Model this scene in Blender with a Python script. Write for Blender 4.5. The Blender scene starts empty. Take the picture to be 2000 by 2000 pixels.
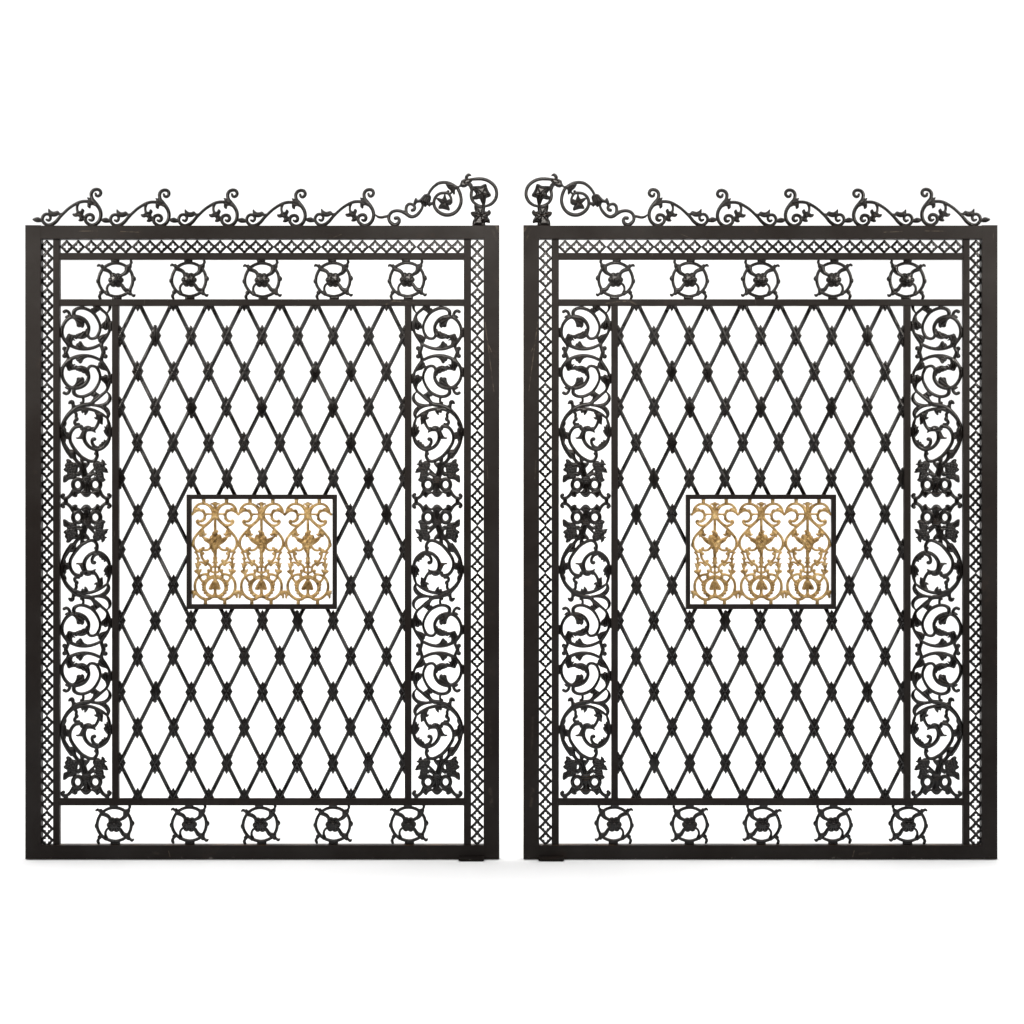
import bpy, math, random
import numpy as np
random.seed(7)
scene = bpy.context.scene
col = scene.collection

# ------------------------------------------------------------------ scale
# 500 photo pixels = 1 metre; the pair is symmetric about photo x = 998.75, the floor is at photo y = 1677.6
PX = 1.0/500.0
MX, FLOOR = 998.75, 1677.6
CAM_D, CAM_PY = 9.0, 1000.0
def wx(px, depth=0.0): return (px-MX)*PX*(1+depth/CAM_D)
def wz(py, depth=0.0): return ((FLOOR-CAM_PY)+(CAM_PY-py)*(1+depth/CAM_D))*PX

# ------------------------------------------------------------------ materials
def new_mat(name):
    m = bpy.data.materials.new(name); m.use_nodes = True
    nt = m.node_tree
    b = nt.nodes['Principled BSDF']
    return m, nt, b
def N(nt, t, **kw):
    n = nt.nodes.new(t)
    for k, v in kw.items():
        if k in n.inputs.keys(): n.inputs[k].default_value = v
        else: setattr(n, k, v)
    return n
def ramp(nt, stops):
    r = nt.nodes.new('ShaderNodeValToRGB'); e = r.color_ramp.elements
    while len(e) < len(stops): e.new(0.5)
    for el, (p, c) in zip(e, stops):
        el.position = p; el.color = (c[0], c[1], c[2], 1) if hasattr(c, '__len__') else (c, c, c, 1)
    return r
def iron(name, c0, c1, rough, spec, wear=0.5, bump=0.15, scratches=(), dust=0.85):
    m, nt, b = new_mat(name); L = nt.links.new
    geo = N(nt, 'ShaderNodeNewGeometry')
    n1 = N(nt, 'ShaderNodeTexNoise', Scale=3.1, Detail=6.0, Roughness=0.62); L(geo.outputs['Position'], n1.inputs['Vector'])
    r1 = ramp(nt, [(0.40, c0), (0.62, c1)]); L(n1.outputs['Fac'], r1.inputs['Fac'])
    # rusty brown bloom
    n2 = N(nt, 'ShaderNodeTexNoise', Scale=8.0, Detail=8.0, Roughness=0.7); L(geo.outputs['Position'], n2.inputs['Vector'])
    r2 = ramp(nt, [(0.60, 0.0), (0.78, wear)]); L(n2.outputs['Fac'], r2.inputs['Fac'])
    mx = N(nt, 'ShaderNodeMix', data_type='RGBA'); L(r2.outputs['Color'], mx.inputs['Factor'])
    L(r1.outputs['Color'], mx.inputs[6]); mx.inputs[7].default_value = (0.030, 0.019, 0.013, 1)
    # pale dusty scuffs: thin stretched noise
    mp = N(nt, 'ShaderNodeMapping'); mp.inputs['Rotation'].default_value = (0, 0.5, 0); mp.inputs['Scale'].default_value = (90, 90, 7)
    L(geo.outputs['Position'], mp.inputs['Vector'])
    n3 = N(nt, 'ShaderNodeTexNoise', Scale=1.0, Detail=3.0, Roughness=0.6); L(mp.outputs['Vector'], n3.inputs['Vector'])
    r3 = ramp(nt, [(0.70, 0.0), (0.76, 1.0)]); L(n3.outputs['Fac'], r3.inputs['Fac'])
    n4 = N(nt, 'ShaderNodeTexNoise', Scale=2.3, Detail=2.0); L(geo.outputs['Position'], n4.inputs['Vector'])
    r4 = ramp(nt, [(0.54, 0.0), (0.66, min(1.0, wear))]); L(n4.outputs['Fac'], r4.inputs['Fac'])
    mu = N(nt, 'ShaderNodeMath', operation='MULTIPLY'); L(r3.outputs['Color'], mu.inputs[0]); L(r4.outputs['Color'], mu.inputs[1])
    mx2 = N(nt, 'ShaderNodeMix', data_type='RGBA'); L(mu.outputs[0], mx2.inputs['Factor'])
    L(mx.outputs[2], mx2.inputs[6]); mx2.inputs[7].default_value = (0.15, 0.13, 0.105, 1)
    # dust and rust settle on faces that look up; bare chips along the very bottom edge
    sx = N(nt, 'ShaderNodeSeparateXYZ'); L(geo.outputs['True Normal'], sx.inputs[0])
    up = N(nt, 'ShaderNodeMapRange'); up.inputs['From Min'].default_value = 0.55; up.inputs['From Max'].default_value = 0.95; L(sx.outputs['Z'], up.inputs['Value'])
    n7 = N(nt, 'ShaderNodeTexNoise', Scale=9.0, Detail=7.0, Roughness=0.7); L(geo.outputs['Position'], n7.inputs['Vector'])
    r7 = ramp(nt, [(0.38, dust*0.18), (0.62, dust)]); L(n7.outputs['Fac'], r7.inputs['Fac'])
    m7 = N(nt, 'ShaderNodeMath', operation='MULTIPLY'); L(up.outputs[0], m7.inputs[0]); L(r7.outputs['Color'], m7.inputs[1])
    c7 = ramp(nt, [(0.40, (0.040, 0.032, 0.026)), (0.62, (0.085, 0.045, 0.020))]); L(n7.outputs['Fac'], c7.inputs['Fac'])
    mx3 = N(nt, 'ShaderNodeMix', data_type='RGBA'); L(m7.outputs[0], mx3.inputs['Factor']); L(mx2.outputs[2], mx3.inputs[6]); L(c7.outputs['Color'], mx3.inputs[7])
    sp = N(nt, 'ShaderNodeSeparateXYZ'); L(geo.outputs['Position'], sp.inputs[0])
    lo = N(nt, 'ShaderNodeMapRange'); lo.inputs['From Min'].default_value = 0.014; lo.inputs['From Max'].default_value = 0.002; L(sp.outputs['Z'], lo.inputs['Value'])
    n8 = N(nt, 'ShaderNodeTexNoise', Scale=38.0, Detail=5.0); L(geo.outputs['Position'], n8.inputs['Vector'])
    r8 = ramp(nt, [(0.62, 0.0), (0.69, 0.5)]); L(n8.outputs['Fac'], r8.inputs['Fac'])
    m8 = N(nt, 'ShaderNodeMath', operation='MULTIPLY'); L(lo.outputs[0], m8.inputs[0]); L(r8.outputs['Color'], m8.inputs[1])
    mx4 = N(nt, 'ShaderNodeMix', data_type='RGBA'); L(m8.outputs[0], mx4.inputs['Factor']); L(mx3.outputs[2], mx4.inputs[6]); mx4.inputs[7].default_value = (0.30, 0.28, 0.25, 1)
    out = mx4.outputs[2]
    if scratches:
        # individual scratches and rubbed marks, drawn where the frames carry them (both gates, mirrored)
        ab = N(nt, 'ShaderNodeMath', operation='ABSOLUTE'); L(sp.outputs['X'], ab.inputs[0])
        cb = N(nt, 'ShaderNodeCombineXYZ'); L(ab.outputs[0], cb.inputs[0]); L(sp.outputs['Z'], cb.inputs[2])
        total = None
        for x0, y0, x1, y1, wpx, amp in scratches:
            A = (MX-x0)*PX, 0, (FLOOR-y0)*PX; B = (MX-x1)*PX, 0, (FLOOR-y1)*PX
            d = [B[i]-A[i] for i in range(3)]; l2 = sum(v*v for v in d)
            s1 = N(nt, 'ShaderNodeVectorMath', operation='SUBTRACT'); L(cb.outputs[0], s1.inputs[0]); s1.inputs[1].default_value = A
            dt = N(nt, 'ShaderNodeVectorMath', operation='DOT_PRODUCT'); L(s1.outputs[0], dt.inputs[0]); dt.inputs[1].default_value = [v/l2 for v in d]
            cl = N(nt, 'ShaderNodeClamp'); L(dt.outputs['Value'], cl.inputs[0])
            sc = N(nt, 'ShaderNodeVectorMath', operation='SCALE'); sc.inputs[0].default_value = d; L(cl.outputs[0], sc.inputs['Scale'])
            ds = N(nt, 'ShaderNodeVectorMath', operation='DISTANCE'); L(s1.outputs[0], ds.inputs[0]); L(sc.outputs[0], ds.inputs[1])
            mr = N(nt, 'ShaderNodeMapRange'); mr.inputs['From Min'].default_value = wpx*PX; mr.inputs['From Max'].default_value = wpx*PX*0.3; mr.inputs['To Max'].default_value = amp*0.55; L(ds.outputs['Value'], mr.inputs['Value'])
            if total is None: total = mr.outputs[0]
            else:
                mm = N(nt, 'ShaderNodeMath', operation='MAXIMUM'); L(total, mm.inputs[0]); L(mr.outputs[0], mm.inputs[1]); total = mm.outputs[0]
        n9 = N(nt, 'ShaderNodeTexNoise', Scale=60.0, Detail=4.0); L(geo.outputs['Position'], n9.inputs['Vector'])
        r9 = ramp(nt, [(0.40, 0.1), (0.58, 1.0)]); L(n9.outputs['Fac'], r9.inputs['Fac'])
        m9 = N(nt, 'ShaderNodeMath', operation='MULTIPLY'); L(total, m9.inputs[0]); L(r9.outputs['Color'], m9.inputs[1])
        mx5 = N(nt, 'ShaderNodeMix', data_type='RGBA'); L(m9.outputs[0], mx5.inputs['Factor']); L(out, mx5.inputs[6]); mx5.inputs[7].default_value = (0.16, 0.125, 0.09, 1)
        out = mx5.outputs[2]
    L(out, b.inputs['Base Color'])
    n5 = N(nt, 'ShaderNodeTexNoise', Scale=5.0, Detail=5.0); L(geo.outputs['Position'], n5.inputs['Vector'])
    r5 = ramp(nt, [(0.3, rough-0.07), (0.7, rough+0.09)]); L(n5.outputs['Fac'], r5.inputs['Fac']); L(r5.outputs['Color'], b.inputs['Roughness'])
    b.inputs['Specular IOR Level'].default_value = spec
    n6 = N(nt, 'ShaderNodeTexNoise', Scale=160.0, Detail=4.0); L(geo.outputs['Position'], n6.inputs['Vector'])
    bp = N(nt, 'ShaderNodeBump', Strength=bump, Distance=0.002); L(n6.outputs['Fac'], bp.inputs['Height']); L(bp.outputs['Normal'], b.inputs['Normal'])
    return m
SCR = [(947.4,630,964.8,765,1.1,.7), (954,673,960,688,1.0,.8), (755,595,769,588.5,2.2,.5), (769,588.5,793,590,1.8,.7), (793,590,814,593,1.6,.5), (154,453,193,452.5,1.2,.6),
       (238,453.5,273,455,1.2,.6), (331,1660,334,1672,1.2,.8), (300,1664,320,1666,4.0,.18), (957,1540,961,1572,5.0,.22), (957,1400,959,1470,3.0,.12), (969,443,974,452,3.5,.5), (962,450,970,470,3.0,.22), (56,1676,78,1677,1.4,.9), (82,1676.5,104,1676,1.4,.7),
       (640,470,668,459,1.0,.35), (951,900,953,935,1.2,.3)]
IRON = iron('painted_iron', (0.0080, 0.0048, 0.0035), (0.0145, 0.0116, 0.0102), 0.50, 0.20, 0.8, 0.12, SCR)
CAST = iron('cast_iron', (0.0036, 0.0024, 0.0018), (0.0060, 0.0046, 0.0039), 0.26, 0.44, 0.45, 0.25)
FOOT = iron('foot_iron', (0.0060, 0.0043, 0.0035), (0.0090, 0.0074, 0.0066), 0.60, 0.12, 0.4, 0.15, (), 0.05)

def gilt():
    m, nt, b = new_mat('gilt_paint'); L = nt.links.new
    geo = N(nt, 'ShaderNodeNewGeometry')
    n1 = N(nt, 'ShaderNodeTexNoise', Scale=34.0, Detail=6.0, Roughness=0.65); L(geo.outputs['Position'], n1.inputs['Vector'])
    r1 = ramp(nt, [(0.30, (0.19, 0.110, 0.038)), (0.52, (0.46, 0.300, 0.118)), (0.75, (0.72, 0.53, 0.26))]); L(n1.outputs['Fac'], r1.inputs['Fac'])
    n2 = N(nt, 'ShaderNodeTexNoise', Scale=42.0, Detail=6.0); L(geo.outputs['Position'], n2.inputs['Vector'])
    r2 = ramp(nt, [(0.58, 0.0), (0.70, 0.8)]); L(n2.outputs['Fac'], r2.inputs['Fac'])
    mx = N(nt, 'ShaderNodeMix', data_type='RGBA'); L(r2.outputs['Color'], mx.inputs['Factor'])
    L(r1.outputs['Color'], mx.inputs[6]); mx.inputs[7].default_value = (0.10, 0.055, 0.022, 1)
    L(mx.outputs[2], b.inputs['Base Color'])
    b.inputs['Metallic'].default_value = 0.85; b.inputs['Roughness'].default_value = 0.29
    n6 = N(nt, 'ShaderNodeTexNoise', Scale=210.0, Detail=4.0); L(geo.outputs['Position'], n6.inputs['Vector'])
    bp = N(nt, 'ShaderNodeBump', Strength=0.85, Distance=0.004); L(n6.outputs['Fac'], bp.inputs['Height']); L(bp.outputs['Normal'], b.inputs['Normal'])
    return m
GILT = gilt()
def white(name):
    m, nt, b = new_mat(name); L = nt.links.new
    geo = N(nt, 'ShaderNodeNewGeometry')
    n1 = N(nt, 'ShaderNodeTexNoise', Scale=1.5, Detail=3.0); L(geo.outputs['Position'], n1.inputs['Vector'])
    r1 = ramp(nt, [(0.3, 0.86), (0.7, 0.89)]); L(n1.outputs['Fac'], r1.inputs['Fac']); L(r1.outputs['Color'], b.inputs['Base Color'])
    b.inputs['Roughness'].default_value = 0.8; b.inputs['Specular IOR Level'].default_value = 0.1
    return m
WHITE = white('white_seamless')

# ------------------------------------------------------------------ cast relief builder
def cr(pts, closed=False, sub=6):
    """centripetal Catmull-Rom through pts (n x k; the first two columns are x, y)"""
    P = np.asarray(pts, float)
    n = len(P)
    if n < 3 and not closed: 
        t = np.linspace(0, 1, sub+1)[:, None]; return P[0]*(1-t)+P[1]*t
    if closed: Q = np.vstack([P[-1], P, P[0], P[1]])
    else: Q = np.vstack([2*P[0]-P[1], P, 2*P[-1]-P[-2]])
    out = []
    segs = n if closed else n-1
    for i in range(segs):
        a, b, c, d = Q[i:i+4]
        t0 = 0.0
        t1 = t0+max(np.linalg.norm(b[:2]-a[:2]), 1e-4)**0.5
        t2 = t1+max(np.linalg.norm(c[:2]-b[:2]), 1e-4)**0.5
        t3 = t2+max(np.linalg.norm(d[:2]-c[:2]), 1e-4)**0.5
        t = np.linspace(t1, t2, sub, endpoint=False)[:, None]
        A1 = (t1-t)/(t1-t0)*a+(t-t0)/(t1-t0)*b; A2 = (t2-t)/(t2-t1)*b+(t-t1)/(t2-t1)*c; A3 = (t3-t)/(t3-t2)*c+(t-t2)/(t3-t2)*d
        B1 = (t2-t)/(t2-t0)*A1+(t-t0)/(t2-t0)*A2; B2 = (t3-t)/(t3-t1)*A2+(t-t1)/(t3-t1)*A3
        out.append((t2-t)/(t2-t1)*B1+(t-t1)/(t2-t1)*B2)
    if not closed: out.append(P[-1:])
    return np.vstack(out)

class Cast:
    """collects strokes, leaves, bosses, grooves and holes given in pixels of a zoomed crop; makes one domed solid"""
    def __init__(s, origin, edge=2.5, res=0.7):
        s.o = origin; s.e = edge; s.res = res; s.dil = 0.7; s.prims = []; s.cache = {}; s.data = None
        s.crop(0, 0, 1)
        s.mir = None
    def crop(s, x0, y0, k): s.x0, s.y0, s.k = x0, y0, k; return s
    def _t(s, pts):
        P = np.array(pts, float); P[:, 0] = P[:, 0]/s.k+s.x0-s.o[0]; P[:, 1] = P[:, 1]/s.k+s.y0-s.o[1]; return P
    def _add(s, kind, P, **kw):
        s.prims.append((kind, P, kw))
        if s.mir is not None:
            Q = P.copy(); Q[:, 0] = 2*(s.mir/s.k+s.x0-s.o[0])-Q[:, 0]
            s.prims.append((kind, Q, kw))
    def st(s, pts, hw, closed=False, dome=0.85):
        hw = list(hw) if hasattr(hw, '__len__') else [hw]*len(pts)
        while len(hw) < len(pts): hw.append(hw[-1])
        P = np.column_stack([s._t(pts), np.array(hw[:len(pts)], float)/s.k])
        s._add('st', cr(P, closed, 6) if not closed else np.vstack([cr(P, True, 6), cr(P, True, 6)[:1]]), dome=dome); return s
    def po(s, pts, h=2.4, bev=3.2, vein=None, sharp=False):
        P = s._t(pts)
        if not sharp: P = cr(P, True, 4)
        v = None
        if vein: q = s._t([vein[:2]])[0]; v = (q[0], q[1], vein[2])
        s._add('po', P, h=h, bev=bev, vein=v); return s
    def ball(s, x, y, r, h=None):
        s._add('ball', s._t([(x, y)]), r=r/s.k, h=h if h is not None else r/s.k*0.85); return s
    def boss(s, x, y, r, h=1.6): s._add('boss', s._t([(x, y)]), r=r/s.k, h=h); return s
    def gr(s, pts, w, d=1.2): s._add('gr', cr(s._t(pts)), w=w/s.k, d=d); return s
    def hole(s, x, y, rx, ry): s._add('hole', s._t([(x, y)]), rx=rx/s.k, ry=ry/s.k); return s
    def clip(s, y): s._clip = y; return s
    def build(s):
        r = s.res; A = np.vstack([p[1][:, :2] for p in s.prims if p[0] in ('st', 'po', 'ball')])
        pad = 8.0
        x0, y0 = A.min(0)-pad; x1, y1 = A.max(0)+pad
        nx, ny = int((x1-x0)/r)+2, int((y1-y0)/r)+2
        X = x0+np.arange(nx)*r; Y = y0+np.arange(ny)*r
        D = np.full((nx, ny), 1e3); H = np.zeros((nx, ny)); Add = np.zeros((nx, ny)); HO = np.full((nx, ny), 1e3)
        def sub(P, m):
            a = P[:, :2].min(0)-m; b = P[:, :2].max(0)+m
            i0, i1 = max(int((a[0]-x0)/r), 0), min(int((b[0]-x0)/r)+2, nx); j0, j1 = max(int((a[1]-y0)/r), 0), min(int((b[1]-y0)/r)+2, ny)
            gx, gy = np.meshgrid(X[i0:i1], Y[j0:j1], indexing='ij'); return (slice(i0, i1), slice(j0, j1)), gx, gy
        def segdist(gx, gy, P, closed=False):
            best = np.full(gx.shape, 1e6); bt = np.zeros(gx.shape); Q = np.vstack([P, P[:1]]) if closed else P
            for i in range(len(Q)-1):
                a, b = Q[i], Q[i+1]; dx, dy = b[0]-a[0], b[1]-a[1]; L2 = dx*dx+dy*dy+1e-12
                t = np.clip(((gx-a[0])*dx+(gy-a[1])*dy)/L2, 0, 1)
                d = np.hypot(gx-a[0]-t*dx, gy-a[1]-t*dy)
                if P.shape[1] > 2:
                    rr = np.maximum(a[2]+t*(b[2]-a[2]), 0.15); q = d-rr; m = q < best; best = np.where(m, q, best); bt = np.where(m, rr, bt)
                else: m = d < best; best = np.where(m, d, best)
            return best, bt
        for kind, P, kw in s.prims:
            if kind == 'st':
                sl, gx, gy = sub(P, P[:, 2].max()+3); q, rr = segdist(gx, gy, P)
                u = np.clip((q+rr)/np.maximum(rr, .2), 0, 1); h = kw['dome']*rr*np.sqrt(1-u*u)
                D[sl] = np.minimum(D[sl], q); H[sl] = np.maximum(H[sl], np.where(q < 0, h, 0))
            elif kind == 'po':
                sl, gx, gy = sub(P, 3); d, _ = segdist(gx, gy, P, True)
                ins = np.zeros(gx.shape, bool); n = len(P)
                for i in range(n):
                    a, b = P[i], P[(i+1) % n]
                    if a[1] == b[1]: continue
                    c = ((a[1] > gy) != (b[1] > gy)) & (gx < (b[0]-a[0])*(gy-a[1])/(b[1]-a[1])+a[0]); ins ^= c
                q = np.where(ins, -d, d); u = 1-np.clip(d/kw['bev'], 0, 1); h = kw['h']*np.sqrt(1-u*u)
                if kw['vein']:
                    vx, vy, f = kw['vein']; th = np.arctan2(gy-vy, gx-vx); h = h*(1-0.8*np.abs(np.cos(th*f))**3*np.clip(np.hypot(gx-vx, gy-vy)/3, 0, 1))
                D[sl] = np.minimum(D[sl], q); H[sl] = np.maximum(H[sl], np.where(q < 0, h, 0))
            elif kind in ('ball', 'boss'):
                R = kw['r']; sl, gx, gy = sub(P, R+3); d = np.hypot(gx-P[0, 0], gy-P[0, 1]); u = np.clip(d/R, 0, 1); h = kw['h']*np.sqrt(1-u*u)
                if kind == 'ball': D[sl] = np.minimum(D[sl], d-R); H[sl] = np.maximum(H[sl], h)
                else: Add[sl] = np.maximum(Add[sl], h)
            elif kind == 'gr':
                w = kw['w']; sl, gx, gy = sub(P, w+1); d, _ = segdist(gx, gy, P); Add[sl] -= 1.4*kw['d']*np.clip(1-(d/w)**2, 0, 1)
            elif kind == 'hole':
                sl, gx, gy = sub(P, max(kw['rx'], kw['ry'])+3); d = (np.hypot((gx-P[0, 0])/kw['rx'], (gy-P[0, 1])/kw['ry'])-1)*min(kw['rx'], kw['ry'])
                HO[sl] = np.minimum(HO[sl], d)
        D = np.maximum(D-s.dil, -HO)
        if hasattr(s, '_clip'): D = np.maximum(D, (Y-(s._clip))[None, :]*np.ones((nx, 1)))
        if hasattr(s, 'keep'): D = np.maximum(D, (-s.keep*Y-1.0)[None, :]*np.ones((nx, 1)))
        D[np.abs(D) < 1e-4] = 1e-4
        D[0, :] = D[-1, :] = 5; D[:, 0] = D[:, -1] = 5
        # soften the rim so nothing ends in a knife edge, keep heights positive
        H = np.maximum(H+Add*np.clip(-D/1.5, 0, 1), 0.0)
        ins = D < 0
        idx = np.full((nx, ny), -1); I, J = np.nonzero(ins); idx[I, J] = np.arange(len(I))
        V = [np.column_stack([X[I], Y[J], s.e+H[I, J]])]; nv = len(I)
        cx = np.nonzero(ins[:-1, :] != ins[1:, :]); ex = np.full((nx-1, ny), -1); ex[cx] = nv+np.arange(len(cx[0])); nv += len(cx[0])
        t = D[cx]/(D[cx]-D[cx[0]+1, cx[1]]); V.append(np.column_stack([X[cx[0]]+t*r, Y[cx[1]], np.full(len(t), s.e)]))
        cy = np.nonzero(ins[:, :-1] != ins[:, 1:]); ey = np.full((nx, ny-1), -1); ey[cy] = nv+np.arange(len(cy[0])); nv += len(cy[0])
        t = D[cy]/(D[cy]-D[cy[0], cy[1]+1]); V.append(np.column_stack([X[cy[0]], Y[cy[1]]+t*r, np.full(len(t), s.e)]))
        V = np.vstack(V)
        cnt = ins[:-1, :-1].astype(int)+ins[1:, :-1]+ins[1:, 1:]+ins[:-1, 1:]
        fi, fj = np.nonzero(cnt == 4)
        faces = np.column_stack([idx[fi, fj], idx[fi+1, fj], idx[fi+1, fj+1], idx[fi, fj+1]]).tolist()
        sides = []
        bi, bj = np.nonzero((cnt > 0) & (cnt < 4))
        for i, j in zip(bi.tolist(), bj.tolist()):
            c = [(i, j), (i+1, j), (i+1, j+1), (i, j+1)]
            e = [ex[i, j], ey[i+1, j], ex[i, j+1], ey[i, j]]
            poly = []
            for k in range(4):
                if ins[c[k]]: poly.append((int(idx[c[k]]), 0))
                if e[k] >= 0: poly.append((int(e[k]), 1))
            faces.append([p[0] for p in poly])
            m = len(poly)
            for k in range(m):
                if poly[k][1] and poly[(k+1) % m][1]: sides.append((poly[k][0], poly[(k+1) % m][0]))
        s.data = (V, faces, sides)
    def mesh(s, name, mat, fx=1, fy=1):
        key = (fx, fy)
        if key in s.cache: return s.cache[key]
        if s.data is None: s.build()
        V, F, S = s.data; n = len(V)
        front = np.column_stack([V[:, 0]*fx*PX, -V[:, 2]*PX, -V[:, 1]*fy*PX])
        back = np.column_stack([V[:, 0]*fx*PX, (s.e+(V[:, 2]-s.e)*0.6)*PX, -V[:, 1]*fy*PX])
        faces = [f for f in F]+[[q+n for q in reversed(f)] for f in F]+[[b, a, a+n, b+n] for a, b in S]
        # photo y runs down, so the (x, y) order is clockwise seen from the front
        if fx*fy > 0: faces = [list(reversed(f)) for f in faces]
        me = bpy.data.meshes.new(name); me.from_pydata(np.vstack([front, back]).tolist(), [], faces)
        me.polygons.foreach_set('use_smooth', [True]*len(me.polygons)); me.materials.append(mat); me.update()
        s.cache[key] = me
        return me

# ------------------------------------------------------------------ cresting scroll (crop 60,360 x12.88)
CREST = Cast((60, 440), 2.4, 0.6).crop(60, 360, 12.88)
CREST.st([(405,888),(450,905),(490,870),(497,820),(470,768),(410,745),(345,765),(300,830),(298,900),(335,965),(400,1012),(460,1022),(545,1000),(640,930),(745,805),(850,700),(960,600),(1080,518),(1200,455),(1320,425),(1450,428),(1540,455)],
         [20,24,24,24,26,28,28,28,28,32,32,32,34,32,28,25,25,26,28,30,30,30])
CREST.st([(1632,228),(1650,275),(1695,290),(1745,255),(1760,200),(1730,140),(1655,120),(1570,150),(1525,220),(1525,290),(1545,360),(1605,440),(1680,530),(1740,630),(1765,740),(1750,850),(1700,945),(1610,1010),(1530,1022),(1450,990),(1390,930),(1375,860),(1400,790),(1470,755),(1545,770),(1575,830),(1555,885),(1510,900),(1475,882)],
         [20,26,26,28,30,32,32,32,32,32,36,42,40,36,34,33,33,34,34,34,32,32,32,32,34,32,30,26,18])
CREST.po([(1430,330),(1495,342),(1540,310),(1560,380),(1640,440),(1700,520),(1640,540),(1560,510),(1510,520),(1490,590),(1440,560),(1435,500),(1440,440),(1452,390)], 3.0, 3, (1700,520,9))
CREST.st([(1190,470),(1168,550),(1170,640),(1195,700)], [34,22,22,30])
CREST.po([(1170,650),(1215,672),(1262,670),(1295,612),(1340,650),(1320,720),(1310,745),(1350,800),(1395,820),(1340,880),(1290,915),(1210,910),(1238,850),(1212,802),(1180,795),(1130,805),(1082,790),(1060,742),(1130,730),(1160,695)], 3.0, 3, (1240,760,4))
CREST.po([(455,618),(500,660),(560,690),(620,685),(680,670),(740,722),(800,720),(770,765),(690,765),(640,790),(580,802),(510,790),(470,770),(452,690)], 2.6, 3)
CREST.gr([(480,680),(580,745),(740,735)], 12, .8)
CREST.po([(58,882),(120,845),(190,832),(260,865),(305,870),(315,925),(260,935),(160,942),(95,920)], 2.6, 3)
CREST.gr([(80,885),(180,888),(280,900)], 12, .8)

# ------------------------------------------------------------------ cresting finial (crops 725,335 and 850,335 x14.86)
FIN = Cast((850, 440), 2.6, 0.6).crop(725, 335, 14.86)
FIN.st([(118,1252),(190,1306),(285,1328),(380,1312),(490,1288)], [8,22,28,28,28])
FIN.st([(705,1352),(770,1345),(815,1400),(800,1480),(740,1535),(670,1545),(590,1500),(530,1430),(510,1340),(535,1250),(610,1170),(740,1135),(880,1155),(1000,1210),(1100,1285),(1200,1310),(1310,1268),(1400,1180),(1470,1070),(1505,960)],
       [42,38,38,40,44,44,42,38,36,34,34,34,38,46,44,38,36,34,28,26])
FIN.st([(1020,1200),(1012,1100),(1030,1000),(1090,945),(1170,945),(1240,985),(1265,1050),(1240,1108),(1192,1122)], [40,34,33,32,30,32,34,36,38])
FIN.po([(1238,930),(1260,830),(1300,770),(1350,825),(1400,815),(1480,740),(1540,672),(1610,655),(1680,672),(1730,730),(1725,800),(1705,890),(1760,895),(1830,880),(1850,950),(1790,950),(1730,975),(1690,1010),(1630,965),(1570,1020),(1520,975),(1480,990),(1440,900),(1380,890),(1310,915),(1280,970)], 4.6, 9)
for g in ([(1600,690),(1520,800),(1440,885)], [(1640,720),(1580,850),(1560,990)], [(1700,730),(1650,850),(1640,960)]): FIN.gr(g, 16, 2)
FIN.crop(850, 335, 14.86)
FIN.st([(-210,690),(-150,570),(-60,455),(30,380),(110,335),(250,312),(400,335),(520,395),(610,450)], [26,28,30,32,34,35,36,38,34])
FIN.st([(625,450),(690,560),(738,700),(754,850),(720,1000),(640,1130),(520,1220),(370,1260),(230,1240),(100,1170),(10,1070),(-35,950),(-25,820),(40,705),(130,640),(250,618),(380,632),(440,720),(470,800),(470,900)],
       [34,38,38,38,38,38,42,42,42,40,38,36,34,32,30,30,30,26,24,24])
FIN.po([(320,375),(330,330),(420,312),(500,360),(580,420),(640,430),(620,470),(570,540),(565,640),(540,658),(500,600),(470,640),(430,655),(395,640),(465,590),(440,530),(380,480)], 3.2, 4, (620,430,9))
FIN.st([(345,610),(370,575),(385,570)], [25,25,22])
FIN.po([(280,645),(320,780),(350,830),(440,800),(495,870),(440,960),(380,965),(420,1090),(400,1120),(330,1100),(260,1080),(200,1070),(100,1065),(140,960),(170,930),(50,790),(80,770),(200,800),(240,750)], 4.2, 8)
for a in ((280,680),(120,1040),(400,1090),(460,870),(90,790)): FIN.gr([(290,890), a], 14, 1.6)
FIN.ball(290, 890, 46, 5.2)
FIN.po([(600,425),(690,420),(740,340),(770,260),(830,230),(865,210),(870,150),(910,90),(960,60),(1010,75),(1042,112),(990,120),(957,150),(950,205),(1050,212),(1062,270),(1020,330),(1060,360),(1100,440),(1115,520),(1060,560),(1010,500),(990,440),(940,400),(880,440),(800,450),(740,430),(650,475)], 3.8, 4)
FIN.gr([(830,320),(900,250),(1020,235)], 14, 1.8); FIN.gr([(850,340),(960,330),(1040,250)], 14, 1.8); FIN.gr([(960,350),(1040,430),(1060,500)], 12, 1.2); FIN.gr([(910,210),(930,140),(980,90)], 12, 1.2)
FIN.st([(1040,228),(1200,213),(1350,213),(1500,250),(1640,335),(1738,450),(1783,600),(1770,740),(1700,870),(1590,960),(1450,1002),(1320,995),(1200,950),(1110,880),(1052,760),(1046,640),(1065,530)],
       [30,35,37,38,38,38,38,38,36,32,25,25,27,33,36,36,36])
FIN.po([(1108,440),(1200,425),(1330,420),(1400,385),(1470,370),(1500,460),(1540,560),(1612,692),(1560,732),(1480,760),(1460,850),(1430,960),(1400,990),(1350,910),(1290,780),(1200,800),(1110,792),(1085,740),(1170,690),(1182,630),(1130,560),(1100,490)], 4.6, 9)
for a in ((1450,400),(1570,690),(1400,940),(1120,760),(1150,470)): FIN.gr([(1370,650), ((1370+a[0])/2+18, (650+a[1])/2), a], 16, 2.0)
FIN.ball(1370, 650, 62, 5.8)
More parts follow.
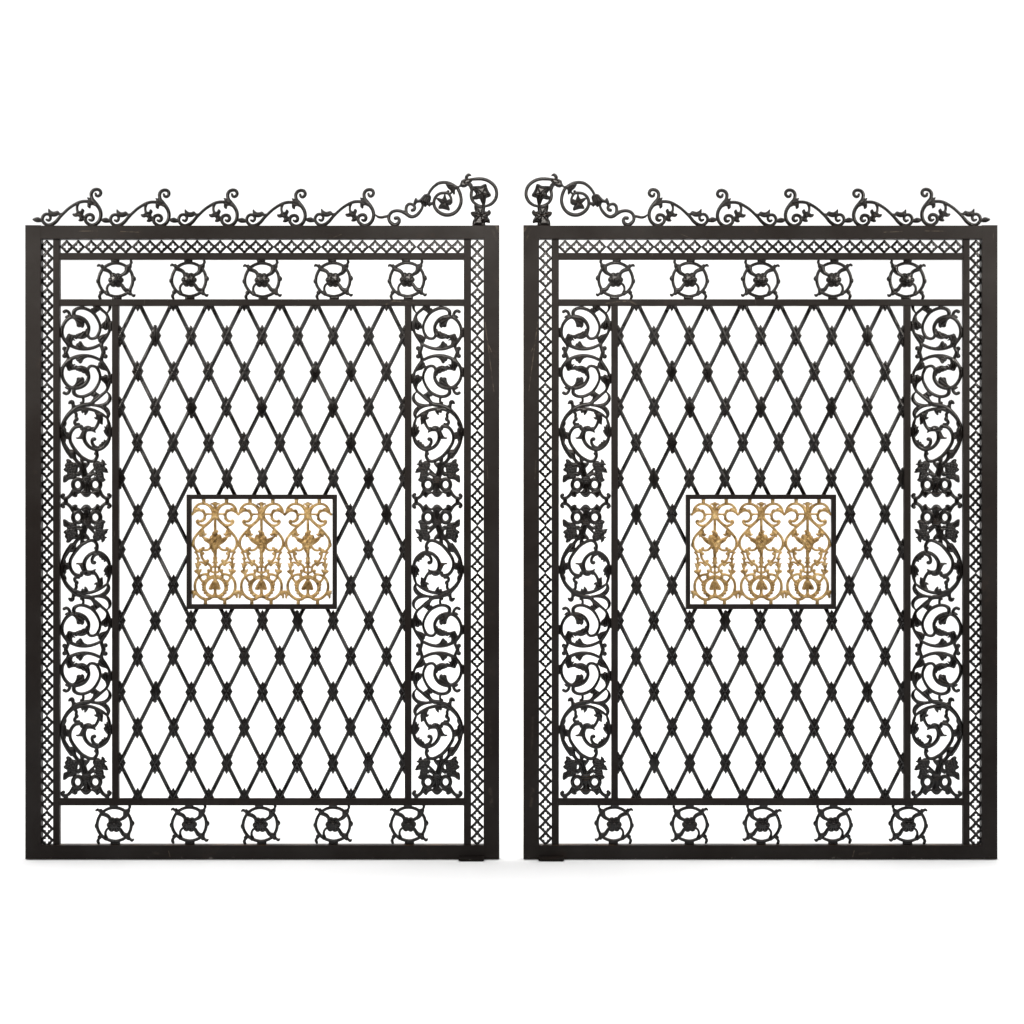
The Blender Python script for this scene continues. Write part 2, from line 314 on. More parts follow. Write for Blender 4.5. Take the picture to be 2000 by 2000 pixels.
FIN.po([(1148,960),(1250,985),(1350,1000),(1442,990),(1440,1150),(1470,1170),(1530,1160),(1562,1118),(1610,1180),(1580,1250),(1520,1300),(1572,1400),(1580,1480),(1490,1468),(1440,1480),(1440,1580),(1100,1580),(1100,1440),(1142,1340),(1060,1260),(1038,1190),(1090,1170),(1162,1165),(1145,1080)], 4.6, 9)
for a in ((1390,1010),(1180,1010),(1070,1200),(1160,1440),(1370,1520),(1540,1440),(1560,1180)): FIN.gr([(1330,1270), a], 16, 2.0)
FIN.ball(1330, 1270, 68, 5.8)

# ------------------------------------------------------------------ ring rosette (crop 750,500 x19.32); its flower is a part of its own
ROS = Cast((795, 547.2), 2.6, 0.6).crop(750, 500, 19.32)
ROS.st([(880,265),(1080,298),(1260,390),(1390,520),(1480,700),(1505,880),(1485,1060),(1410,1240),(1290,1390),(1100,1485),(880,1525),(650,1475),(450,1370),(330,1240),(245,1080),(215,930),(240,760),(310,590),(410,445),(560,340),(720,280)], 43, closed=True)
ROS.po([(215,830),(150,880),(140,930),(150,990),(215,1040)], 2.4); ROS.po([(1500,740),(1600,820),(1605,910),(1520,970)], 2.4)
ROS.po([(700,100),(1010,100),(990,190),(1000,250),(720,250),(712,190)], 2.2, sharp=True); ROS.po([(720,1660),(735,1530),(1058,1530),(1055,1660)], 2.2, sharp=True)
ROS.po([(440,440),(340,540),(330,440),(290,390),(220,365),(183,382),(175,345),(235,290),(320,322),(370,308),(430,380)], 2.4)
ROS.po([(1290,350),(1370,330),(1420,260),(1418,190),(1450,150),(1500,240),(1460,330),(1460,400),(1420,480),(1350,450)], 2.4)
ROS.po([(1330,1300),(1440,1240),(1440,1380),(1480,1440),(1540,1465),(1585,1458),(1560,1530),(1500,1542),(1430,1482),(1370,1482),(1310,1420)], 2.4)
ROS.po([(330,1270),(360,1400),(300,1450),(280,1520),(300,1610),(250,1620),(200,1540),(200,1480),(245,1400),(238,1350)], 2.4)
ROS.st([(410,490),(520,520),(620,570),(690,650),(720,740)], [60,62,58,52,48], dome=.7)
ROS.st([(1300,440),(1290,560),(1220,650),(1130,700),(1020,760)], [80,78,60,50,46], dome=.7)
ROS.st([(1340,1310),(1220,1280),(1140,1180),(1090,1100),(1000,1020)], [66,66,54,52,46], dome=.7)
ROS.st([(540,1410),(525,1290),(530,1180),(580,1085),(680,1010)], [70,35,30,30,32])
ROS.po([(370,1320),(480,1325),(560,1440),(640,1480),(450,1410)], 2.4)
ROF = Cast((795, 547.2), 3.4, 0.5).crop(750, 500, 19.32)
for c in ((958,770,118),(1045,905,100),(950,1050,118),(770,1050,105),(695,905,100),(780,755,118)): ROF.ball(*c, 2.4)
ROF.ball(870, 905, 215, 3.3)
for i in range(12):
    a = i*math.pi/6+0.25; ROF.gr([(870+55*math.cos(a), 905+55*math.sin(a)), (870+250*math.cos(a), 905+250*math.sin(a))], 16, 2.2)
ROF.boss(870, 905, 62, 1.8)

# ------------------------------------------------------------------ twin scroll of the side panels (crop 798,680 x16.1), mirrored about photo y 688
OX, OY = 854.2, 688.0
TW = Cast((OX, OY), 2.5, 0.6).crop(798, 680, 16.1)
TW.st([(352,110),(390,235),(420,330),(400,405),(310,535),(220,685),(168,820),(158,950),(170,1080),(212,1220),(272,1340),(400,1455),(560,1595),(720,1710),(800,1770)], [52,46,42,34,32,32,34,36,36,36,33,36,38,40,40])
TW.ball(300, 252, 62); TW.ball(1580, 240, 60)
TW.po([(88,815),(160,790),(160,1110),(88,1095)], 2.0, sharp=True); TW.po([(1670,590),(1745,620),(1745,885),(1670,900)], 2.0, sharp=True)
TW.st([(1548,100),(1500,210),(1465,295),(1490,390),(1570,500),(1638,620),(1660,760),(1645,900),(1598,1020),(1530,1120),(1430,1205),(1330,1240),(1220,1250),(1080,1215),(960,1150),(875,1050),(825,930),(828,800),(865,690),(940,625),(1060,600),(1190,640)],
      [46,38,36,38,40,40,38,38,40,42,44,46,50,52,50,46,42,38,38,40,50,42])
TW.st([(430,385),(560,318),(700,265),(850,237),(1000,232),(1150,250),(1280,290),(1400,350),(1480,420)], [34,38,40,42,44,44,44,48,42])
TW.po([(880,285),(960,260),(1100,240),(1200,290),(1215,350),(1165,408),(1140,390),(1130,440),(1080,470),(1040,430),(1010,370),(950,310)], 3.3, 4.6, (960,240,7))
TW.po([(1330,330),(1440,340),(1530,420),(1540,540),(1500,620),(1470,690),(1430,706),(1380,685),(1300,668),(1230,662),(1195,600),(1195,550),(1240,552),(1280,590),(1302,560),(1255,500),(1320,515),(1352,460),(1340,390)], 3.7, 4.6, (1450,340,10))
TW.po([(400,400),(480,440),(512,490),(510,520),(560,570),(600,600),(480,612),(450,640),(400,668),(300,695),(220,745),(190,810),(165,800),(250,630),(330,500)], 3.3, 4.6, (170,820,14))
TW.po([(180,900),(240,850),(310,832),(340,870),(420,888),(450,930),(410,965),(400,1020),(340,1075),(290,1135),(262,1230),(240,1300),(200,1180),(165,1050)], 3.3, 4.6, (240,1280,12))
TW.st([(845,660),(825,610),(760,560),(660,562),(565,612),(512,700),(474,800),(460,900),(474,1010),(522,1130),(602,1270),(700,1380),(840,1465),(980,1512),(1100,1515),(1210,1482),(1280,1415),(1290,1330),(1270,1270)], [35,35,35,35,38,36,32,30,30,32,36,38,40,40,40,42,48,46,46])
TW.po([(860,640),(960,580),(1100,562),(1200,580),(1226,640),(1200,692),(1160,702),(1120,722),(1040,742),(1010,772),(930,792),(890,860),(850,800),(880,700)], 3.7, 4.6, (850,860,9))
TW.po([(1000,1130),(970,1020),(985,940),(1030,903),(1070,928),(1130,920),(1182,940),(1190,1000),(1210,1065),(1250,1140),(1330,1192),(1420,1185),(1400,1260),(1250,1270),(1120,1230)], 3.7, 4.6, (1330,1230,10))
TW.st([(1405,1225),(1420,1320),(1460,1395),(1530,1430),(1592,1402)], [40,36,36,38,40])
TW.po([(1430,1195),(1500,1210),(1562,1222),(1520,1270),(1460,1295),(1400,1280)], 2.4)
TW.po([(470,1470),(560,1405),(610,1365),(690,1430),(742,1480),(712,1508),(680,1500),(670,1560),(740,1670),(860,1745),(980,1768),(860,1800),(760,1780),(650,1690),(530,1565)], 3.3, 4.6, (900,1800,16))
TW.st([(1005,1530),(990,1620),(1005,1690),(1062,1715)], [30,27,30,26])

TW.st([(232,1380),(172,1470),(152,1570),(172,1650)], [12,26,38,42])
TW.clip(101)

# ------------------------------------------------------------------ acanthus scroll (crop 798,770 x16.1)
AC = Cast((OX, OY), 2.7, 0.6).crop(798, 770, 16.1)
AC.st([(235,-60),(170,20),(155,110),(190,220),(290,315),(400,350),(560,352),(720,330)], [12,26,38,44,50,48,32,30])
AC.po([(290,380),(200,470),(155,580),(160,660),(228,780),(242,700),(250,620),(330,510),(450,430),(600,388),(730,368),(560,340),(400,320)], 2.6, 3)
for i in range(7): 
    q = [(250,500),(215,560),(205,620),(330,400),(400,390),(480,375),(560,365)][i]; AC.gr([(q[0]-30,q[1]-30),(q[0]+30,q[1]+30)], 9, .9)
AC.st([(680,260),(800,320),(950,335),(1080,375),(1200,425),(1300,500),(1400,590),(1500,700),(1580,830),(1638,980),(1665,1140),(1668,1260),(1640,1420),(1592,1580),(1510,1730),(1420,1860),(1350,1950)], [40,58,56,56,62,66,58,52,48,50,50,48,46,52,62,68,72])
AC.st([(235,755),(350,665),(500,575),(650,508),(800,470),(960,460),(1100,470),(1230,510)], [20,34,38,40,42,42,46,50])
AC.st([(240,750),(195,880),(165,1030),(155,1180),(165,1320),(205,1460),(275,1580),(385,1680),(500,1735),(620,1735),(755,1685),(865,1590),(945,1460),(972,1330),(945,1200),(885,1110),(800,1075)], [20,34,38,38,40,45,46,46,46,44,44,46,48,54,52,54,60])
AC.po([(85,1045),(160,1035),(160,1340),(85,1325)], 2.0, sharp=True); AC.po([(1680,1060),(1745,1080),(1745,1310),(1680,1320)], 2.0, sharp=True)
AC.po([(215,960),(250,965),(272,1040),(322,1012),(302,1110),(338,1132),(335,1180),(290,1260),(215,1338),(170,1280),(180,1100)], 3.1, 4.6, (200,940,10))
AC.po([(215,1420),(290,1460),(332,1435),(345,1500),(400,1500),(425,1560),(472,1582),(502,1665),(400,1700),(300,1630),(220,1520)], 3.1, 4.6, (480,1700,12))
AC.st([(540,1690),(640,1640),(702,1550),(716,1470),(690,1415),(648,1412)], [44,40,38,36,42,52])
AC.st([(440,640),(480,760),(520,900),(580,1020),(660,1110)], [55,45,36,36,44])
AC.po([(380,745),(470,600),(540,575),(625,580),(592,640),(582,720),(642,732),(600,780),(550,792),(522,760),(502,820),(490,900),(460,918),(398,948),(390,850)], 3.3, 4.6, (480,600,6))
AC.po([(608,1205),(630,1150),(640,1060),(680,1032),(720,1050),(780,1010),(850,998),(920,1015),(972,1050),(1020,1150),(1060,1240),(1100,1320),(1150,1360),(1218,1370),(1180,1397),(1100,1398),(1010,1395),(955,1250),(900,1180),(800,1160),(700,1170)], 3.7, 4.6, (940,1330,8))
AC.po([(840,500),(880,600),(942,654),(952,580),(990,570),(1022,594),(1050,520),(1080,470),(900,460)], 2.4, 3)
AC.po([(1200,385),(1270,330),(1278,260),(1310,205),(1370,188),(1430,225),(1452,302),(1370,300),(1350,340),(1345,420),(1372,500),(1450,610),(1350,570),(1250,460)], 3.3, 4.6, (1440,620,14))
AC.st([(1275,540),(1212,630),(1216,720),(1198,785),(1250,840),(1262,900),(1212,950),(1130,935)], [38,36,36,48,36,38,42,26])
AC.ball(1030, 1085, 52)
AC.st([(1035,1060),(1070,1012),(1150,1010),(1250,1040),(1340,1130),(1398,1250),(1412,1370),(1395,1490),(1345,1600),(1262,1730),(1160,1861),(1060,1961),(950,2031),(830,2091),(730,2110),(640,2085),(585,2020),(555,1931),(565,1840),(590,1740)],
      [46,50,48,45,42,40,38,38,40,42,46,44,42,42,42,42,42,40,40,46])
AC.ball(592, 1868, 48)
AC.po([(1440,1215),(1530,1180),(1540,1100),(1580,1040),(1640,1000),(1720,1200),(1700,1320),(1620,1430),(1560,1490),(1535,1400),(1460,1412),(1430,1320)], 3.3, 4.6, (1640,1480,16))
AC.po([(1548,850),(1530,920),(1575,1020),(1620,1000),(1600,860)], 2.2)
AC.po([(1250,1850),(1340,1752),(1450,1752),(1540,1790),(1440,1930),(1330,2020),(1240,2000)], 3.1, 4.6, (1400,1720,10))

# ------------------------------------------------------------------ fruit vase (crop 798,880 x16.1)
VA = Cast((OX, OY), 2.9, 0.55).crop(798, 880, 16.1)
VA.po([(1270,20),(1330,10),(1480,40),(1440,110),(1330,240),(1222,370),(1140,480),(1110,600),(1120,660),(1200,690),(1140,730),(1060,742),(1010,840),(790,850),(800,790),(850,740),(890,640),(905,555),(850,490),(800,400),(850,372),(900,390),(960,340),(970,280),(1080,240),(1075,355),(1130,340),(1220,220),(1232,140)], 3.0, 3.5)
for g in ([(1000,300),(960,520),(900,800)], [(1090,400),(1010,560),(950,820)], [(1400,60),(1250,260),(1090,460)]): VA.gr(g, 18, 1.5)
VA.hole(936, 352, 34, 22); VA.hole(1140, 590, 28, 62)
VA.po([(402,283),(330,340),(312,400),(258,432),(330,472),(310,530),(250,590),(240,640),(213,682),(250,697),(380,680),(362,770),(350,860),(303,925),(400,985),(500,920),(600,885),(640,850),(630,780),(600,700),(620,640),(690,670),(790,765),(840,760),(750,670),(660,590),(650,540),(682,450),(660,390),(580,335),(520,330),(440,380),(412,350)], 2.2, 3)
VA.st([(640,600),(740,690),(830,790)], [40,36,45]); VA.st([(590,720),(700,740),(820,810)], [45,40,50])
VA.hole(630, 655, 24, 26); VA.hole(618, 820, 16, 20)
rb = random.Random(3)
for (x, y) in [(500,420),(580,420),(470,500),(560,490),(610,470),(420,570),(500,580),(580,560),(330,590),(400,650),(470,670),(540,650),(430,740),(510,730),(400,810),(470,810),(540,800),(400,900),(470,880),(370,430)]: VA.boss(x, y, 44, 2.0)
VA.po([(1200,395),(1340,372),(1400,310),(1480,272),(1517,300),(1500,370),(1562,460),(1540,530),(1597,590),(1570,640),(1495,685),(1490,745),(1590,790),(1612,900),(1605,997),(1540,982),(1450,915),(1330,890),(1240,870),(1195,800),(1130,805),(1060,740),(1080,680),(1190,690),(1172,600),(1160,530),(1110,500),(1120,430)], 2.2, 3)
for (x, y) in [(1430,360),(1350,430),(1440,440),(1270,470),(1360,510),(1450,540),(1220,560),(1300,570),(1380,590),(1500,600),(1260,650),(1340,660),(1430,660),(1260,750),(1330,760),(1410,750),(1280,830),(1360,830)]: VA.boss(x, y, 42, 2.0)
for g in ([(1340,740),(1480,830),(1580,960)], [(1400,760),(1500,800),(1590,880)]): VA.gr(g, 12, 1.2)
VA.po([(780,835),(1000,835),(1040,930),(985,990),(962,1100),(972,1230),(1055,1310),(1062,1330),(1010,1400),(950,1450),(890,1462),(830,1445),(780,1395),(735,1330),(765,1290),(800,1200),(812,1080),(790,990),(758,920)], 4.4, 5)
for g in ([(770,870),(890,885),(1010,870)], [(760,925),(890,940),(1030,925)], [(800,985),(890,995),(980,985)], [(760,1300),(880,1345),(1040,1310)], [(850,1020),(850,1270)], [(930,1020),(930,1270)]): VA.gr(g, 15, 1.5)
def ring(c, x, y, rx, ry, hw): c.st([(x+rx*math.cos(a*math.pi/6), y+ry*math.sin(a*math.pi/6)) for a in range(12)], hw, closed=True, dome=.8)
ring(VA, 612, 1070, 158, 172, 52); ring(VA, 1165, 1070, 150, 172, 52)
VA.st([(480,1255),(420,1380),(340,1468),(250,1506),(182,1480),(152,1420),(190,1385)], [46,44,42,42,38,38,46])
VA.st([(1310,1262),(1380,1380),(1470,1470),(1560,1512),(1632,1482),(1652,1425),(1622,1398)], [46,44,42,42,40,40,46])
VA.st([(240,1500),(240,1600)], [52,50]); VA.st([(1540,1505),(1540,1600)], [56,56])
VA.po([(470,1270),(560,1260),(760,1320),(650,1372),(600,1420),(556,1477),(510,1452),(470,1400)], 2.8, 3); VA.po([(1040,1310),(1180,1255),(1320,1262),(1340,1410),(1240,1462),(1190,1432),(1190,1390),(1130,1345)], 2.8, 3)
VA.gr([(540,1290),(545,1440)], 14, 1.2); VA.gr([(1250,1290),(1240,1440)], 14, 1.2)

# ------------------------------------------------------------------ gilt casting (crop 370,970 x16.1, axis 812), mirrored left to right
GO = Cast((420.4, 1077), 2.2, 0.5).crop(370, 970, 16.1)
GO.mir = 812; GO.dil = 0.6
GO.st([(88,548),(128,510),(148,430),(190,340),(262,265),(350,228),(450,224),(560,247),(650,312),(718,400),(752,500),(752,590),(728,680),(660,770),(560,865),(460,955),(350,1075),(240,1195),(160,1310),(128,1430),(140,1550),(195,1650),(275,1718),(340,1718),(362,1680)],
      [36,26,28,30,30,30,30,32,34,38,42,44,42,38,36,34,32,32,32,34,34,32,34,36,42])
GO.po([(150,495),(172,400),(228,358),(300,356),(350,402),(442,402),(482,450),(502,510),(552,550),(512,640),(522,690),(482,742),(410,798),(350,803),(318,760),(400,722),(450,652),(458,590),(430,512),(370,472),(300,462),(222,482),(172,518)], 2.4, 3)
for g in ([(330,400),(340,450)], [(430,420),(420,480)], [(490,520),(455,540)], [(510,600),(460,610)], [(490,700),(440,670)]): GO.gr(g, 10, 1.0)
GO.st([(310,785),(270,748),(238,782),(268,842),(340,890),(430,910),(525,880),(600,815)], [26,28,28,30,32,32,30,28])
GO.st([(540,548),(740,548)], [22,22])
GO.po([(670,222),(740,200),(812,172),(812,400),(770,390),(775,300),(740,252)], 2.0, 2.5)
GO.st([(665,275),(780,400)], [22,24])
GO.po([(290,1170),(380,1085),(440,1045),(462,1060),(472,1120),(502,1165),(548,1165),(512,1212),(480,1232),(430,1202),(412,1180),(420,1230),(490,1272),(540,1300),(470,1335),(400,1272),(360,1250),(332,1272),(318,1210)], 2.4, 3)
GO.st([(690,1575),(622,1650),(540,1682),(455,1672),(422,1640),(445,1612)], [28,28,28,28,30,30]); GO.ball(350, 1672, 40); GO.ball(430, 1625, 40)
GO.po([(405,30),(505,30),(500,120),(498,215),(412,215),(405,120)], 1.8, 2, sharp=True)
GO.po([(140,1395),(110,1440),(80,1465),(80,1560),(105,1575),(150,1625)], 2.0, 3)
L = 1610
def lo(pts): return [(x, y+L) for x, y in pts]
GO.st(lo([(185,135),(240,190),(272,280),(275,400),(272,480)]), [22,24,22,22,24])
GO.po(lo([(208,330),(240,308),(310,300),(338,330),(300,372),(262,392),(230,362)]), 2.6, 3)
GO.po(lo([(178,478),(230,492),(278,450),(312,482),(372,530),(322,562),(300,630),(250,642),(210,592),(205,530)]), 2.6, 3, (262,640,7))
GO.st(lo([(262,620),(268,700)]), [26,26])
GO.po(lo([(163,720),(200,698),(260,668),(310,690),(378,668),(372,740),(332,792),(342,862),(290,872),(250,812),(190,772)]), 2.8, 3, (300,860,8))
GO.st(lo([(305,850),(340,950),(400,1040),(445,1105)]), [30,28,28,28])
GO.st(lo([(385,70),(378,190),(398,300),(450,385),(530,445),(592,502),(660,560),(685,640),(682,700),(640,725)]), [36,30,28,28,32,32,30,30,30,32])
GO.ball(425, 175+L, 42); GO.ball(575, 408+L, 42); GO.ball(515, 535+L, 38); GO.ball(606, 715+L, 42)
GO.st(lo([(295,465),(370,450),(440,475),(520,525)]), [22,22,26,32])
GO.st(lo([(700,600),(812,600)]), [20,20]); GO.st(lo([(670,725),(740,765),(812,772)]), [24,26,28])
GO.st(lo([(630,735),(600,792),(540,832)]), [30,28,30])
GO.st(lo([(325,892),(430,842),(540,832),(592,872),(600,925)]), [30,30,34,42,48]); GO.ball(602, 925+L, 54)
GO.st(lo([(650,925),(740,892),(812,888)]), [32,32,32])
GO.st(lo([(300,905),(222,1010),(182,1130),(180,1260),(212,1390),(292,1500),(400,1580),(520,1615),(625,1600),(705,1542),(812,1512)]), [34,32,32,34,36,36,38,38,40,44,56])
GO.st(lo([(812,930),(660,965),(545,1060),(495,1180),(490,1290),(540,1400),(640,1485),(740,1530)]), [30,30,30,28,28,28,30,32])
for b in ((478,1060,44),(428,1150,40),(440,1240,34),(448,1320,38),(500,1410,44),(575,1480,46),(640,1540,42),(540,1010,36)): GO.ball(b[0], b[1]+L, b[2], 2.2)
GO.po(lo([(210,1365),(160,1352),(100,1338),(58,1350),(80,1390),(58,1420),(102,1450),(110,1560),(138,1584),(172,1500),(240,1462)]), 2.4, 3)
GO.po(lo([(460,1830),(465,1700),(470,1610),(552,1610),(552,1700),(556,1830)]), 1.8, 2, sharp=True)
GO.mir = None
GO.po([(740,460),(812,380),(884,460),(892,640),(850,705),(772,705),(732,640)], 2.6, 3)
GO.st([(812,640),(812,1100)], [32,32])
GO.po(lo([(772,60),(855,60),(852,290),(882,312),(862,350),(872,440),(902,470),(852,492),(855,530),(892,595),(842,602),(842,740),(856,780),(842,830),(855,1030),(772,1030),(785,830),(770,780),(784,740),(784,602),(732,595),(772,530),(772,492),(722,470),(752,440),(762,350),(742,312),(772,290)]), 2.8, 3)
GO.st(lo([(812,1290),(812,1420),(812,1500)]), [38,38,66])
BQ = Cast((420.4, 1077), 3.6, 0.5).crop(370, 970, 16.1)
BQ.po([(800,1080),(850,1058),(905,1078),(872,1160),(905,1200),(965,1195),(1002,1260),(1015,1310),(1080,1290),(1180,1250),(1190,1290),(1160,1362),(1060,1452),(962,1512),(900,1562),(905,1620),(860,1662),(825,1765),(770,1765),(718,1700),(690,1610),(650,1560),(638,1492),(560,1432),(480,1382),(465,1325),(520,1288),(580,1310),(650,1322),(660,1260),(720,1210),(740,1130)], 1.6, 3)
for b in ((930,1270,75),(710,1290,62),(800,1370,70),(900,1410,70),(720,1440,62),(820,1490,66),(1040,1370,60),(590,1370,55),(1110,1320,42),(530,1340,40),(780,1590,60),(840,1570,52),(790,1690,46),(800,1190,52),(830,1110,40)): BQ.boss(*b, 1.7)
for b in ((930,1270),(710,1290),(900,1410),(720,1440)): BQ.boss(b[0]+8, b[1]+8, 26, 2.6)
for g in ([(500,1310),(560,1400)], [(560,1300),(620,1440)], [(630,1310),(660,1400)], [(1180,1280),(1090,1400)], [(1110,1290),(1040,1440)], [(1040,1300),(1000,1400)], [(760,1180),(820,1230)], [(880,1180),(830,1230)], [(720,1600),(780,1740)], [(870,1600),(800,1740)], [(660,1500),(720,1580)], [(960,1480),(880,1560)], [(800,1100),(812,1180)], [(760,1330),(850,1440)], [(870,1330),(780,1440)]): BQ.gr(g, 13, 1.6)
TF = Cast((420.4, 1077), 3.2, 0.5).crop(370, 1070, 16.1)
TF.po([(812,1020),(880,1042),(922,1110),(952,1200),(972,1300),(905,1312),(850,1285),(812,1300),(770,1290),(690,1312),(622,1292),(662,1180),(712,1100),(745,1042)], 3.0, 4, (810,1080,9))

# ------------------------------------------------------------------ lattice collars (crop 230,580 x9.66)
def collar(origin_shift, kind):
    c = Cast((0, 0), 2.8, 0.5); c.dil = 0.25
    c.po([(0,-21),(2.6,-16.6),(3.8,-13.5),(7.0,-9),(7.8,-6.5),(9.2,-3.5),(11.2,0),(9.2,3.5),(7.8,6.5),(7.0,9),(3.8,14),(2.6,17),(0,21.5),(-2.6,17),(-3.8,14),(-7.0,9),(-7.8,6.5),(-9.2,3.5),(-11.2,0),(-9.2,-3.5),(-7.8,-6.5),(-7.0,-9),(-3.8,-13.5),(-2.6,-16.6)], 1.1, 2.5, sharp=True)
    if kind == 0:
        c.st([(-8,-16),(0,0),(8,16)], [2.7,3.1,2.7], dome=1.2); c.st([(8,-16),(0,0),(-8,16)], [2.7,3.1,2.7], dome=1.2)
        for sx in (-1, 1): c.gr([(sx*5,-4),(sx*6.5,0),(sx*5,4)], .9, 1.5)
        for sy in (-1, 1): c.gr([(-1.6,sy*11),(0,sy*8),(1.6,sy*11)], .9, 1.5)
    else:
        c.st([(0,-18.5),(-.3,0),(-.5,18)], [2.8,3.8,3.2], dome=1.0); c.gr([(-1.6,-14),(-1.8,14)], 1.0, 1.2); c.gr([(1.6,-14),(1.4,14)], 1.0, 1.2)
    return c
COL = [collar(0, 0), collar(0, 1)]
HALF_D = collar(0, 0); HALF_D.keep = 1; HALF_U = collar(0, 0); HALF_U.keep = -1

# ------------------------------------------------------------------ pierced quatrefoil strip of four diamonds (crop 75,460 x19.32)
def quatrefoil(n):
    c = Cast((0, 0), 2.0, 0.55); c.dil = 1.0
    for k in range(n):
        y = k*22.45; e0 = 12.4 if k == 0 else 13.4; e1 = 12.4 if k == n-1 else 13.4
        c.po([(0,y-e0),(6.4,y-6.4),(12.6,y),(6.4,y+6.4),(0,y+e1),(-6.4,y+6.4),(-12.6,y),(-6.4,y-6.4)], 1.1, 1.6, sharp=True)
        c.hole(0, y, 3.1, 3.1)
        for dx, dy in ((0, 1), (0, -1), (1, 0), (-1, 0)): c.hole(dx*3.8, y+dy*3.8, 2.3 if dy else 3.0, 3.0 if dy else 2.3)
    return c
QF = {n: quatrefoil(n) for n in (1, 2, 3, 4)}

# ------------------------------------------------------------------ assembly helpers
import bmesh
def box_bm(bm, x0, x1, y0, y1, z0, z1, bev=0.002):
    vs = [bm.verts.new(p) for p in ((x0,y0,z0),(x1,y0,z0),(x1,y1,z0),(x0,y1,z0),(x0,y0,z1),(x1,y0,z1),(x1,y1,z1),(x0,y1,z1))]
    fs = [bm.faces.new([vs[i] for i in q]) for q in ((0,3,2,1),(4,5,6,7),(0,1,5,4),(1,2,6,5),(2,3,7,6),(3,0,4,7))]
    if bev:
        es = list({e for f in fs for e in f.edges})
        bmesh.ops.bevel(bm, geom=es, offset=bev, segments=2, profile=0.7, affect='EDGES')
def link(name, me, parent=None, loc=(0,0,0)):
    o = bpy.data.objects.new(name, me); col.objects.link(o); o.location = loc
    if parent is not None: o.parent = parent
    return o
def from_bm(name, bm, mat, smooth=False):
    bmesh.ops.recalc_face_normals(bm, faces=bm.faces[:])
    me = bpy.data.meshes.new(name); bm.to_mesh(me); bm.free(); me.materials.append(mat)
    if smooth: me.polygons.foreach_set('use_smooth', [True]*len(me.polygons))
    return me

